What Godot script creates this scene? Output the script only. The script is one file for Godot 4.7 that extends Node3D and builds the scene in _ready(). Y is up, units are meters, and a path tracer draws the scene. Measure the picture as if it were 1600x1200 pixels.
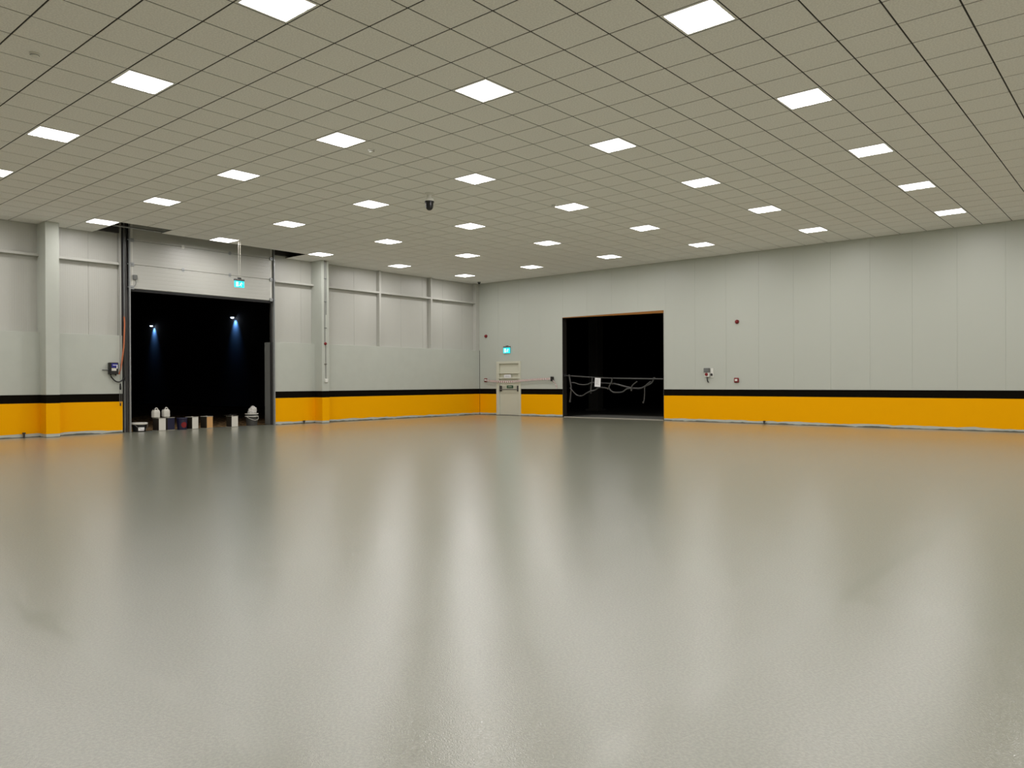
extends Node3D
# Large empty hall at night: tiled ceiling with light panels, glossy floor, sectional door on one wall, doorway and fire exit on the other.
const H := 4.956        # ceiling height
const XL := -19.822     # inner face of the low wall beside the sectional door
const XC := -19.988     # metal cladding above it
const ZB := -21.206     # back wall
const XR := 3.73
const ZF := 2.1
const LX := -3.628      # first light column
const LZ := -1.202      # light row zero
const LAMP_ENERGY := 3.05
const EXPOSURE := 1.0

var M := {}
var taken := {}
var rng := RandomNumberGenerator.new()
var noise := FastNoiseLite.new()

# ------------------------------------------------------------------ helpers
func numbered(n: String) -> String:
	if not taken.has(n):
		taken[n] = 0
		return n
	taken[n] += 1
	return "%s_%03d" % [n, taken[n]]

func thing(called: String, label: String, category: String, at := Vector3.ZERO, turn := 0.0, group := "", kind := "") -> Node3D:
	var o := Node3D.new()
	o.name = numbered(called)
	add_child(o)
	o.position = at
	o.rotation.y = turn
	o.set_meta("label", label)
	o.set_meta("category", category)
	if group != "":
		o.set_meta("group", group)
	if kind != "":
		o.set_meta("kind", kind)
	return o

func st0() -> SurfaceTool:
	var st := SurfaceTool.new()
	st.begin(Mesh.PRIMITIVE_TRIANGLES)
	return st

func obj(called: String, st: SurfaceTool, m: Material, parent: Node, label := "") -> MeshInstance3D:
	return inst(called, st.commit(), m, parent, Vector3.ZERO, label)

func inst(called: String, mesh: Mesh, m: Material, parent: Node, at := Vector3.ZERO, label := "") -> MeshInstance3D:
	var o := MeshInstance3D.new()
	o.name = called
	o.mesh = mesh
	o.material_override = m
	o.position = at
	parent.add_child(o, true)
	if label != "":
		o.set_meta("label", label)
	return o

func tri(st: SurfaceTool, a: Vector3, b: Vector3, c: Vector3, na: Vector3, nb: Vector3, nc: Vector3) -> void:
	if (b - a).cross(c - a).dot(na + nb + nc) > 0.0:
		var t := b
		b = c
		c = t
		t = nb
		nb = nc
		nc = t
	st.set_normal(na)
	st.add_vertex(a)
	st.set_normal(nb)
	st.add_vertex(b)
	st.set_normal(nc)
	st.add_vertex(c)

func quad(st: SurfaceTool, a: Vector3, b: Vector3, c: Vector3, d: Vector3, n: Vector3) -> void:
	tri(st, a, b, c, n, n, n)
	tri(st, a, c, d, n, n, n)

# box between two corners, edges chamfered by c, turned by xf
func box(st: SurfaceTool, lo: Vector3, hi: Vector3, c := 0.0, xf := Transform3D.IDENTITY) -> void:
	var l := Vector3(minf(lo.x, hi.x), minf(lo.y, hi.y), minf(lo.z, hi.z))
	var h := Vector3(maxf(lo.x, hi.x), maxf(lo.y, hi.y), maxf(lo.z, hi.z))
	var s := h - l
	c = minf(c, minf(s.x, minf(s.y, s.z)) * 0.45)
	var o := (l + h) / 2.0
	var e := s / 2.0
	for ax in 3:
		var u := (ax + 1) % 3
		var v := (ax + 2) % 3
		for sg in [-1.0, 1.0]:
			var n := Vector3.ZERO
			n[ax] = sg
			var q := []
			for k in [[-1, -1], [1, -1], [1, 1], [-1, 1]]:
				var p := Vector3.ZERO
				p[ax] = sg * e[ax]
				p[u] = k[0] * (e[u] - c)
				p[v] = k[1] * (e[v] - c)
				q.append(xf * (o + p))
			quad(st, q[0], q[1], q[2], q[3], xf.basis * n)
	if c <= 0.0:
		return
	for ax in 3:
		var u := (ax + 1) % 3
		var v := (ax + 2) % 3
		for su in [-1.0, 1.0]:
			for sv in [-1.0, 1.0]:
				var n := Vector3.ZERO
				n[u] = su
				n[v] = sv
				var q := []
				for k in [[-1, 0], [1, 0], [1, 1], [-1, 1]]:
					var p := Vector3.ZERO
					p[ax] = k[0] * (e[ax] - c)
					p[u] = su * (e[u] - (c if k[1] else 0.0))
					p[v] = sv * (e[v] - (0.0 if k[1] else c))
					q.append(xf * (o + p))
				quad(st, q[0], q[1], q[2], q[3], (xf.basis * n).normalized())
	for sx in [-1.0, 1.0]:
		for sy in [-1.0, 1.0]:
			for sz in [-1.0, 1.0]:
				var a := Vector3(sx * e.x, sy * (e.y - c), sz * (e.z - c))
				var b := Vector3(sx * (e.x - c), sy * e.y, sz * (e.z - c))
				var d := Vector3(sx * (e.x - c), sy * (e.y - c), sz * e.z)
				var n := (xf.basis * Vector3(sx, sy, sz)).normalized()
				tri(st, xf * (o + a), xf * (o + b), xf * (o + d), n, n, n)

# lathe about y: profile of Vector2(radius, y); hard corners come from repeated points
func lathe(st: SurfaceTool, prof: Array, at := Vector3.ZERO, seg := 20, xf := Transform3D.IDENTITY, squash := Vector2.ONE) -> void:
	for i in prof.size() - 1:
		var p: Vector2 = prof[i]
		var q: Vector2 = prof[i + 1]
		if p.is_equal_approx(q):
			continue
		var d := q - p
		var nn := Vector2(d.y, -d.x).normalized()
		for k in seg:
			var a := TAU * k / seg
			var b := TAU * (k + 1) / seg
			var da := Vector3(cos(a) * squash.x, 0, sin(a) * squash.y)
			var db := Vector3(cos(b) * squash.x, 0, sin(b) * squash.y)
			var na := xf.basis * (Vector3(da.x * nn.x, nn.y, da.z * nn.x)).normalized()
			var nb := xf.basis * (Vector3(db.x * nn.x, nn.y, db.z * nn.x)).normalized()
			var v := []
			for t in [[da, p], [db, p], [db, q], [da, q]]:
				v.append(xf * (at + t[0] * t[1].x + Vector3(0, t[1].y, 0)))
			if p.x > 0.0001:
				tri(st, v[0], v[1], v[2], na, nb, nb)
			if q.x > 0.0001:
				tri(st, v[0], v[2], v[3], na, nb, na)

func smooth_path(pts: Array, per := 5) -> Array:
	var out := []
	for i in pts.size() - 1:
		var p0: Vector3 = pts[maxi(i - 1, 0)]
		var p1: Vector3 = pts[i]
		var p2: Vector3 = pts[i + 1]
		var p3: Vector3 = pts[mini(i + 2, pts.size() - 1)]
		for k in per:
			out.append(p1.cubic_interpolate(p2, p0, p3, float(k) / per))
	out.append(pts[-1])
	return out

func tube(st: SurfaceTool, pts: Array, r: float, seg := 8) -> void:
	var rings := []
	var ref := Vector3(0.3, 0.2, 0.93).normalized()
	for i in pts.size():
		var t: Vector3 = (pts[mini(i + 1, pts.size() - 1)] - pts[maxi(i - 1, 0)]).normalized()
		var u := ref.cross(t).normalized()
		var w := t.cross(u)
		var ring := []
		for k in seg:
			var a := TAU * k / seg
			ring.append(u * cos(a) + w * sin(a))
		rings.append(ring)
	for i in pts.size() - 1:
		for k in seg:
			var k2 := (k + 1) % seg
			var a: Vector3 = rings[i][k]
			var b: Vector3 = rings[i][k2]
			var c: Vector3 = rings[i + 1][k2]
			var d: Vector3 = rings[i + 1][k]
			tri(st, pts[i] + a * r, pts[i] + b * r, pts[i + 1] + c * r, a, b, c)
			tri(st, pts[i] + a * r, pts[i + 1] + c * r, pts[i + 1] + d * r, a, c, d)
	for e in [0, pts.size() - 1]:
		var t: Vector3 = (pts[1] - pts[0]).normalized() * -1.0 if e == 0 else (pts[-1] - pts[-2]).normalized()
		for k in range(1, seg - 1):
			tri(st, pts[e] + rings[e][0] * r, pts[e] + rings[e][k] * r, pts[e] + rings[e][k + 1] * r, t, t, t)

# flat strip of paint or coating on a wall: runs from a to b at floor level, stands th proud along n, edges waver by the given amounts
func strip(st: SurfaceTool, a: Vector3, b: Vector3, y0: float, y1: float, n: Vector3, th: float, w0 := 0.0, w1 := 0.0, step := 0.12) -> void:
	var l := a.distance_to(b)
	var k := maxi(1, int(l / step)) if w0 + w1 > 0.0 else 1
	for i in k:
		var p := a.lerp(b, float(i) / k)
		var q := a.lerp(b, float(i + 1) / k)
		var pa := p + Vector3.UP * (y0 + w0 * wob(p, 0.0))
		var qa := q + Vector3.UP * (y0 + w0 * wob(q, 0.0))
		var pb := p + Vector3.UP * (y1 + w1 * wob(p, 50.0))
		var qb := q + Vector3.UP * (y1 + w1 * wob(q, 50.0))
		var o := n * th
		quad(st, pa + o, qa + o, qb + o, pb + o, n)
		quad(st, pb, qb, qb + o, pb + o, Vector3.UP)
		quad(st, pa, qa, qa + o, pa + o, Vector3.DOWN)
	var t := (b - a).normalized()
	quad(st, a + Vector3.UP * y0, a + Vector3.UP * y1, a + Vector3.UP * y1 + n * th, a + Vector3.UP * y0 + n * th, -t)
	quad(st, b + Vector3.UP * y0, b + Vector3.UP * y1, b + Vector3.UP * y1 + n * th, b + Vector3.UP * y0 + n * th, t)

func wob(p: Vector3, s: float) -> float:
	return noise.get_noise_2d((p.x + p.z) * 60.0 + s, s) + 0.6 * noise.get_noise_2d((p.x + p.z) * 300.0 + s, s + 9.0)

# ------------------------------------------------------------------ materials
func mat(c: Color, rough := 0.5, metal := 0.0, spec := 0.5) -> StandardMaterial3D:
	var m := StandardMaterial3D.new()
	m.albedo_color = c
	m.roughness = rough
	m.metallic = metal
	m.metallic_specular = spec
	return m

func ramp(a: Color, b: Color, lo := 0.3, hi := 0.7) -> Gradient:
	var g := Gradient.new()
	g.set_color(0, a)
	g.set_offset(0, lo)
	g.set_color(1, b)
	g.set_offset(1, hi)
	return g

func noise_tex(freq: float, size: int, octaves: int, sd: int, g: Gradient = null, normal := false, bump := 4.0) -> NoiseTexture2D:
	var n := FastNoiseLite.new()
	n.noise_type = FastNoiseLite.TYPE_SIMPLEX_SMOOTH
	n.frequency = freq
	n.fractal_octaves = octaves
	n.seed = sd
	var t := NoiseTexture2D.new()
	t.width = size
	t.height = size
	t.seamless = true
	t.noise = n
	if g:
		t.color_ramp = g
	t.as_normal_map = normal
	t.bump_strength = bump
	return t

func world_tex(m: StandardMaterial3D, metres: float) -> void:
	m.uv1_triplanar = true
	m.uv1_world_triplanar = true
	m.uv1_scale = Vector3.ONE / metres

func glow(c: Color, e: float) -> StandardMaterial3D:
	var m := mat(c, 0.4)
	m.emission_enabled = true
	m.emission = c
	m.emission_energy_multiplier = e
	return m

func materials() -> void:
	# floor coating: pale green-grey resin with orange-peel relief
	var fl := mat(Color(0.54, 0.545, 0.478), 0.18, 0.0, 0.7)
	fl.clearcoat_enabled = true
	fl.clearcoat = 0.35
	fl.clearcoat_roughness = 0.28
	fl.albedo_texture = noise_tex(0.09, 2048, 4, 11, ramp(Color(0.93, 0.93, 0.93), Color(1, 1, 1), 0.25, 0.75))
	fl.normal_enabled = true
	fl.normal_texture = noise_tex(0.2, 2048, 2, 12, null, true, 2.0)
	fl.normal_scale = 0.27
	world_tex(fl, 3.1)
	M.floor = fl
	M.seam = fl
	# walls
	M.panel = mat(Color(0.735, 0.75, 0.712), 0.42)
	M.core = mat(Color(0.35, 0.35, 0.33), 0.8)
	var pl := mat(Color(0.735, 0.75, 0.712), 0.6)
	pl.albedo_texture = noise_tex(0.01, 512, 4, 3, ramp(Color(0.99, 0.99, 0.99), Color(1, 1, 1)))
	world_tex(pl, 3.0)
	M.plaster = pl
	M.clad = mat(Color(0.735, 0.735, 0.705), 0.36)
	M.yellow = mat(Color(0.965, 0.68, 0.0), 0.55, 0.0, 0.15)
	M.black = mat(Color(0.07, 0.06, 0.04), 0.6, 0.0, 0.1)
	M.upturn = mat(Color(0.36, 0.37, 0.33), 0.3)
	# ceiling
	var ti := mat(Color(0.95, 0.943, 0.92), 0.85, 0.0, 0.3)
	ti.albedo_texture = noise_tex(0.09, 512, 3, 21, ramp(Color(0.95, 0.95, 0.95), Color(1, 1, 1)))
	world_tex(ti, 1.3)
	M.tile = ti
	M.tbar = mat(Color(0.15, 0.14, 0.11), 0.7)
	M.trim = mat(Color(0.8, 0.79, 0.74), 0.5)
	M.deck = mat(Color(0.2, 0.2, 0.2), 0.6)
	M.lamp_frame = mat(Color(0.9, 0.9, 0.88), 0.4)
	M.lamp = glow(Color(1.0, 0.985, 0.985), 4.0)
	# metals, plastics
	M.galv = mat(Color(0.62, 0.63, 0.63), 0.38, 0.3)
	M.steel_dark = mat(Color(0.26, 0.255, 0.25), 0.5, 0.4)
	M.steel = mat(Color(0.5, 0.5, 0.49), 0.4, 0.6)
	M.concrete = mat(Color(0.5, 0.5, 0.47), 0.85)
	M.concrete_raw = mat(Color(0.47, 0.475, 0.455), 0.85)
	M.rubber = mat(Color(0.05, 0.05, 0.05), 0.7)
	M.black_plastic = mat(Color(0.05, 0.05, 0.055), 0.35)
	M.grey_plastic = mat(Color(0.42, 0.43, 0.42), 0.45)
	M.white_plastic = mat(Color(0.88, 0.88, 0.85), 0.4)
	M.red = mat(Color(0.47, 0.03, 0.06), 0.4)
	M.green = mat(Color(0.05, 0.33, 0.2), 0.5)
	M.paper = mat(Color(0.92, 0.92, 0.92), 0.7)
	M.print = mat(Color(0.45, 0.46, 0.47), 0.7)
	M.door_paint = mat(Color(0.8, 0.8, 0.73), 0.42)
	M.orange = mat(Color(0.74, 0.42, 0.27), 0.5)
	M.blue_label = mat(Color(0.08, 0.1, 0.5), 0.4)
	M.foam = mat(Color(0.56, 0.37, 0.14), 0.85)
	M.jamb_dark = mat(Color(0.13, 0.12, 0.1), 0.7)
	M.cable_grey = mat(Color(0.26, 0.26, 0.255), 0.25)
	M.tape_red = mat(Color(0.5, 0.14, 0.11), 0.5)
	M.tape_white = mat(Color(0.92, 0.9, 0.88), 0.5)
	M.exit_face = glow(Color(0.1, 0.85, 0.9), 1.1)
	M.exit_mark = glow(Color(0.75, 1.0, 1.0), 1.1)
	M.street = glow(Color(0.85, 0.92, 1.0), 6.0)
	# things by the door
	M.tin = mat(Color(0.72, 0.71, 0.66), 0.35, 0.35)
	M.tin_side = mat(Color(0.17, 0.15, 0.12), 0.45, 0.2)
	M.label_white = mat(Color(0.83, 0.82, 0.78), 0.6)
	M.label_tan = mat(Color(0.8, 0.62, 0.4), 0.6)
	M.jerry = mat(Color(0.8, 0.79, 0.75), 0.4)
	M.blue_dark = mat(Color(0.06, 0.07, 0.2), 0.4)
	M.bucket_grey = mat(Color(0.25, 0.25, 0.24), 0.5)
	M.cloth = mat(Color(0.78, 0.77, 0.74), 0.9)
	var so := mat(Color(0.58, 0.47, 0.33), 0.95, 0.0, 0.2)
	so.albedo_texture = noise_tex(0.03, 512, 4, 31, ramp(Color(0.55, 0.55, 0.55), Color(1, 1, 1)))
	world_tex(so, 3.0)
	M.soil = so
	M.asphalt = mat(Color(0.27, 0.27, 0.25), 0.9, 0.0, 0.2)
	M.far_wall = mat(Color(0.5, 0.5, 0.52), 0.9)

# ------------------------------------------------------------------ scene
func _ready() -> void:
	rng.seed = 7
	noise.seed = 5
	noise.frequency = 0.02
	var cam := Camera3D.new()
	cam.name = "camera"
	cam.fov = 53.504
	cam.near = 0.05
	cam.far = 300.0
	var right := Vector3(0.75883, -0.00430, -0.65127)
	var up := Vector3(0.00157, 0.99999, -0.00477)
	var back := right.cross(up).normalized()
	cam.transform = Transform3D(Basis(right, up, back).orthonormalized(), Vector3(0, 1.2261, 0))
	add_child(cam)
	cam.current = true
	var env := Environment.new()
	env.background_mode = Environment.BG_COLOR
	env.background_color = Color(0, 0, 0)
	env.ambient_light_source = Environment.AMBIENT_SOURCE_DISABLED
	env.tonemap_mode = Environment.TONE_MAPPER_LINEAR
	env.tonemap_exposure = EXPOSURE
	env.sdfgi_enabled = true
	env.ssao_enabled = true
	env.ssil_enabled = true
	var we := WorldEnvironment.new()
	we.environment = env
	add_child(we)
	materials()
	ceiling_lights()
	build_floor()
	build_ceiling()
	wall_left()
	wall_back()
	other_walls()
	outdoors()
	sectional_door()
	back_opening()
	fire_door()
	columns()
	ceiling_things()
	wall_things()
	door_clutter()

func ordinal(n: int) -> String:
	return ["first", "second", "third", "fourth", "fifth", "sixth", "seventh", "eighth", "ninth"][n - 1]

func ceiling_lights() -> void:
	var fr := st0()
	var w := 0.293
	var g := 0.262
	for s in [-1.0, 1.0]:
		box(fr, Vector3(-w, 0, s * w), Vector3(w, 0.02, s * g), 0.002)
		box(fr, Vector3(s * w, 0, -g), Vector3(s * g, 0.02, g), 0.002)
	box(fr, Vector3(-w, 0.0201, -w), Vector3(w, 0.026, w))
	var frame := fr.commit()
	var df := st0()
	box(df, Vector3(-g, 0.006, -g), Vector3(g, 0.014, g))
	var diff := df.commit()
	for i in range(6, -1, -1):
		for j in range(5, -3, -1):
			var lb := "square white light panel, %s from shutter wall in %s row from fire exit wall" % [ordinal(6 - j), ordinal(7 - i)]
			var t := thing("ceiling_light", lb, "ceiling light", Vector3(LX - 3.0 * j, H, LZ - 3.0 * i), 0.0, "square light panels in the tiled ceiling")
			inst("frame", frame, M.lamp_frame, t)
			inst("diffuser", diff, M.lamp, t)
			var a := AreaLight3D.new()
			a.name = "panel_light"
			a.area_size = Vector2(g * 2.0, g * 2.0)
			a.light_energy = LAMP_ENERGY
			a.light_color = Color(1.0, 0.985, 0.985)
			a.shadow_enabled = true
			a.area_range = 60.0
			a.area_attenuation = 2.0
			a.rotation.x = -PI / 2
			a.position = Vector3(0, 0.003, 0)
			t.add_child(a)

func build_floor() -> void:
	var t := thing("floor", "glossy pale grey-green resin floor reflecting walls and lights", "floor", Vector3.ZERO, 0, "", "structure")
	var st := st0()
	box(st, Vector3(XL - 0.25, -0.2, ZB - 0.05), Vector3(XR + 0.3, 0, ZF + 0.3))
	obj("resin_coating", st, M.floor, t)
	for k in 3:
		var x := -9.4 + 2.3 * k
		var s2 := st0()
		var z := -5.8
		while z > ZB + 1.0:
			var z2 := z - 0.6
			var o1 := 0.02 * noise.get_noise_2d(z * 20.0, k * 31.0)
			var o2 := 0.02 * noise.get_noise_2d(z2 * 20.0, k * 31.0)
			for sg in [-1.0, 1.0]:
				quad(s2, Vector3(x + o1, 0.0007, z), Vector3(x + o2, 0.0007, z2), Vector3(x + o2 + sg * 0.012, 0.0001, z2), Vector3(x + o1 + sg * 0.012, 0.0001, z), Vector3(sg * 0.06, 1, 0).normalized())
			z = z2
		obj("coating_seam", s2, M.seam, t)

func hole(x: float, z: float) -> bool:
	# tiles left out in front of the sectional door, and where a light panel sits
	if x < LX - 15.3 and z < LZ - 6.3 and z > LZ - 11.7:
		return true
	if x < LX - 14.7 and z < LZ - 6.3 and z > LZ - 7.5:
		return true
	var j := (LX - x) / 3.0
	var i := (LZ - z) / 3.0
	return absf(j - roundf(j)) < 0.05 and absf(i - roundf(i)) < 0.05 and roundf(j) <= 5 and roundf(j) >= -2 and roundf(i) <= 6 and roundf(i) >= 0

func build_ceiling() -> void:
	var t := thing("ceiling", "suspended ceiling of square white tiles in thin dark grid", "ceiling", Vector3.ZERO, 0, "", "structure")
	var gap := 0.009
	var xs := [XC + 0.001]
	var x := LX - 0.3 - 0.6 * 26
	while x < XR:
		xs.append(x)
		x += 0.6
	xs.append(XR)
	var zs := [ZB + 0.001]
	var z := LZ - 0.3 - 0.6 * 32
	while z < ZF:
		zs.append(z)
		z += 0.6
	zs.append(ZF)
	var cells := []
	for a in xs.size() - 1:
		for b in zs.size() - 1:
			var c := Vector3((xs[a] + xs[a + 1]) / 2, H, (zs[b] + zs[b + 1]) / 2)
			if hole(c.x, c.z):
				continue
			cells.append([c, xs[a + 1] - xs[a], zs[b + 1] - zs[b]])
	# the tiles that show largest are the nearest ones in front of the camera
	var fwd := Vector3(-0.651, 0, -0.759)
	var sd := Vector3(0.759, 0, -0.651)
	var score := func(c: Vector3) -> float:
		var d := c.dot(fwd)
		var u := absf(c.dot(sd) / maxf(d, 0.1))
		if d < 6.6 or u > 0.74:
			return 1000.0 + d
		return d
	cells.sort_custom(func(p, q): return score.call(p[0]) < score.call(q[0]))
	var meshes := {}
	var rest := st0()
	for n in cells.size():
		var c: Vector3 = cells[n][0]
		var hx: float = cells[n][1] / 2 - gap
		var hz: float = cells[n][2] / 2 - gap
		if n < 300:
			var key := "%.3f_%.3f" % [hx, hz]
			if not meshes.has(key):
				var s := st0()
				box(s, Vector3(-hx, 0, -hz), Vector3(hx, 0.016, hz), 0.002)
				meshes[key] = s.commit()
			inst("ceiling_tile", meshes[key], M.tile, t, c)
		else:
			box(rest, c + Vector3(-hx, 0, -hz), c + Vector3(hx, 0.016, hz))
	var r := obj("ceiling_tiles", rest, M.tile, t)
	r.set_meta("kind", "stuff")
	# grid bars in the joints, a little above the tile faces
	var gs := st0()
	for a in range(1, xs.size() - 1):
		var x0: float = xs[a]
		if x0 < LX - 15.2:
			for seg in [[ZB, LZ - 11.7], [LZ - 6.3, ZF]]:
				box(gs, Vector3(x0 - 0.012, H + 0.005, seg[0]), Vector3(x0 + 0.012, H + 0.012, seg[1]))
			if x0 > LX - 15.4:
				box(gs, Vector3(x0 - 0.012, H + 0.005, LZ - 11.7), Vector3(x0 + 0.012, H + 0.012, LZ - 7.5))
		elif x0 < LX - 14.6:
			box(gs, Vector3(x0 - 0.012, H + 0.005, ZB), Vector3(x0 + 0.012, H + 0.012, ZF))
		else:
			box(gs, Vector3(x0 - 0.012, H + 0.005, ZB), Vector3(x0 + 0.012, H + 0.012, ZF))
	for b in range(1, zs.size() - 1):
		var z0: float = zs[b]
		var x_from := XC
		if z0 < LZ - 6.4 and z0 > LZ - 7.4:
			x_from = LX - 14.7
		elif z0 < LZ - 6.4 and z0 > LZ - 11.6:
			x_from = LX - 15.3
		box(gs, Vector3(x_from, H + 0.0052, z0 - 0.012), Vector3(XR, H + 0.0122, z0 + 0.012))
	obj("ceiling_grid", gs, M.tbar, t, "thin dark grid lines between the ceiling tiles")
	var rd := st0()
	box(rd, Vector3(XL - 1.2, 6.5, ZB - 0.4), Vector3(XR + 0.4, 6.7, ZF + 0.4))
	obj("roof_deck", rd, M.deck, t, "dark roof deck above the open ceiling edge")

# ribbed metal sheet between z0 and z1 facing +x
func ribbed(z0: float, z1: float, y0: float, y1: float, x: float, pitch := 0.05, deep := 0.0012) -> SurfaceTool:
	var st := st0()
	var n := maxi(2, int(round(absf(z1 - z0) / pitch)))
	var c := 0.004
	var lo := minf(z0, z1) + 0.0015
	var hi := maxf(z0, z1) - 0.0015
	var pr := [Vector2(lo, x - c - 0.02), Vector2(lo, x - c), Vector2(lo + c, x)]
	for k in n:
		var a := lerpf(lo + c, hi - c, (k + 0.35) / n)
		var b := lerpf(lo + c, hi - c, (k + 0.5) / n)
		var d := lerpf(lo + c, hi - c, (k + 0.65) / n)
		pr.append(Vector2(a, x))
		pr.append(Vector2(b, x - deep))
		pr.append(Vector2(d, x))
	pr.append(Vector2(hi - c, x))
	pr.append(Vector2(hi, x - c))
	pr.append(Vector2(hi, x - c - 0.02))
	for k in pr.size() - 1:
		var a: Vector2 = pr[k]
		var b: Vector2 = pr[k + 1]
		var nn := Vector3(b.x - a.x, 0, -(b.y - a.y)).normalized()
		quad(st, Vector3(a.y, y0, a.x), Vector3(b.y, y0, b.x), Vector3(b.y, y1, b.x), Vector3(a.y, y1, a.x), nn)
	return st

func bands(parent: Node, a: Vector3, b: Vector3, n: Vector3) -> void:
	var s := st0()
	strip(s, a, b, 0.078, 0.782, n, 0.0015, 0.026, 0.002)
	obj("yellow_band", s, M.yellow, parent, "yellow painted band along the wall foot")
	s = st0()
	strip(s, a, b, 0.782, 0.978, n, 0.002, 0.002, 0.0015)
	obj("black_stripe", s, M.black, parent, "black painted stripe above the yellow band")

func upturn(called: String, label: String, runs: Array) -> void:
	var t := thing(called, label, "baseboard", Vector3.ZERO, 0, "", "structure")
	for r in runs:
		var s := st0()
		strip(s, r[0], r[1], 0.0, 0.024, r[2], 0.004, 0.0, 0.026, 0.08)
		obj("coating_edge", s, M.upturn, t)

func wall_left() -> void:
	var t := thing("wall_left", "pale wall with low plastered base, ribbed metal cladding above and yellow band", "wall", Vector3.ZERO, 0, "", "structure")
	for r in [[ZF + 0.2, -8.12], [-12.43, ZB - 0.2]]:
		var s := st0()
		box(s, Vector3(XL, 0, r[0]), Vector3(-20.37, 2.43, r[1]), 0.004)
		obj("low_wall", s, M.plaster, t)
		bands(t, Vector3(XL, 0, minf(r[0], ZF)), Vector3(XL, 0, maxf(r[1], ZB)), Vector3.RIGHT)
	var rv := st0()
	box(rv, Vector3(XL - 0.08, 0, -12.4305), Vector3(-20.372, 2.432, -12.426), 0.001)
	obj("reveal_lining", rv, M.concrete_raw, t, "bare grey end of the low wall at the shutter")
	# cladding sheets, one metre wide
	var edges := []
	var z := -7.4
	while z < ZF:
		z += 1.0
	while z > -8.05:
		edges.append([z, maxf(z - 1.0, -8.09)])
		z -= 1.0
	edges.append([-12.44, -13.43])
	z = -13.43
	while z > ZB:
		edges.append([z, maxf(z - 1.0, ZB)])
		z -= 1.0
	for e in edges:
		obj("cladding_sheet", ribbed(e[0], e[1], 2.43, 6.5, XC), M.clad, t)
	var b := st0()
	box(b, Vector3(XC - 0.025, 2.43, ZF + 0.2), Vector3(XC - 0.12, 6.5, -8.09))
	box(b, Vector3(XC - 0.025, 2.43, -12.44), Vector3(XC - 0.12, 6.5, ZB - 0.2))
	box(b, Vector3(-20.0, 6.2, -12.44), Vector3(XC - 0.12, 6.5, -8.09))
	obj("cladding_core", b, M.core, t)
	# dark beam along the top of the cladding, seen only through the open ceiling edge
	for q in [[-6.6, -8.1], [-12.43, -13.7]]:
		var s := st0()
		box(s, Vector3(XC, H + 0.05, q[0]), Vector3(XC + 0.1, 6.4, q[1]), 0.004)
		obj("edge_beam", s, M.steel_dark, t, "dark beam above the ceiling line")
	# girts between posts, posts standing on the low wall
	for r in [[ZF, -6.28], [-6.56, -8.09], [-12.46, -13.8], [-14.06, -16.36], [-16.42, -18.7], [-18.76, -21.0]]:
		var s := st0()
		box(s, Vector3(XC, 4.195, r[0]), Vector3(XC + 0.15, 4.255, r[1]), 0.004)
		obj("girt", s, M.clad, t)
	for zc in [-16.39, -18.73, -21.103]:
		var s := st0()
		var hw := 0.1 if zc < -21.0 else 0.035
		box(s, Vector3(XC, 2.43, zc - hw), Vector3(XC + 0.16, H - 0.001, zc + hw), 0.004)
		obj("post", s, M.clad, t)
	upturn("baseboard_left", "wavy grey coating edge along the foot of shutter wall", [[Vector3(XL, 0, ZF), Vector3(XL, 0, -6.28), Vector3.RIGHT], [Vector3(XL, 0, -6.56), Vector3(XL, 0, -8.12), Vector3.RIGHT], [Vector3(XL, 0, -12.43), Vector3(XL, 0, -13.8), Vector3.RIGHT], [Vector3(XL, 0, -14.06), Vector3(XL, 0, ZB), Vector3.RIGHT]])

func wall_back() -> void:
	var t := thing("wall_back", "pale panelled wall with vertical seams, black stripe and yellow band", "wall", Vector3.ZERO, 0, "", "structure")
	var holes := [[-18.9, -17.82, 1.95], [-15.89, -11.93, 3.45]]
	var x := -2.86
	while x < XR:
		x += 1.0
	var right := x
	while right > XC:
		var left := maxf(right - 1.0, XC - 0.1)
		var hi := minf(right, XR + 0.2)
		var cuts := [left + 0.0005, hi - 0.0005]
		for h in holes:
			for q in [h[0], h[1]]:
				if q > left + 0.01 and q < hi - 0.01:
					cuts.append(q)
		cuts.sort()
		var s := st0()
		for k in cuts.size() - 1:
			var mid: float = (cuts[k] + cuts[k + 1]) / 2
			var y0 := 0.0
			for h in holes:
				if mid > h[0] and mid < h[1]:
					y0 = h[2]
			box(s, Vector3(cuts[k], y0, ZB - 0.1), Vector3(cuts[k + 1], 6.5, ZB), 0.0 if cuts.size() > 2 else 0.003)
		obj("wall_panel", s, M.panel, t)
		right -= 1.0
	var b := st0()
	var segs := [[-20.37, -18.9, 0.0], [-18.9, -17.82, 1.95], [-17.82, -15.89, 0.0], [-15.89, -11.93, 3.45], [-11.93, XR + 0.2, 0.0]]
	for q in segs:
		box(b, Vector3(q[0], q[2], ZB - 0.1), Vector3(q[1], 6.5, ZB - 0.2))
	obj("panel_core", b, M.core, t)
	for r in [[XL + 0.002, -18.95], [-17.77, -15.89], [-11.93, XR]]:
		bands(t, Vector3(r[0], 0, ZB), Vector3(r[1], 0, ZB), Vector3(0, 0, 1))
	var cj := st0()
	box(cj, Vector3(XL, 0, ZB), Vector3(XL + 0.016, 2.43, ZB + 0.003))
	obj("corner_joint", cj, M.rubber, t, "dark vertical joint in the room corner")
	upturn("baseboard_back", "wavy grey coating edge along the foot of fire exit wall", [[Vector3(XL, 0, ZB), Vector3(-18.95, 0, ZB), Vector3(0, 0, 1)], [Vector3(-17.77, 0, ZB), Vector3(-15.89, 0, ZB), Vector3(0, 0, 1)], [Vector3(-11.93, 0, ZB), Vector3(XR, 0, ZB), Vector3(0, 0, 1)]])

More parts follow.
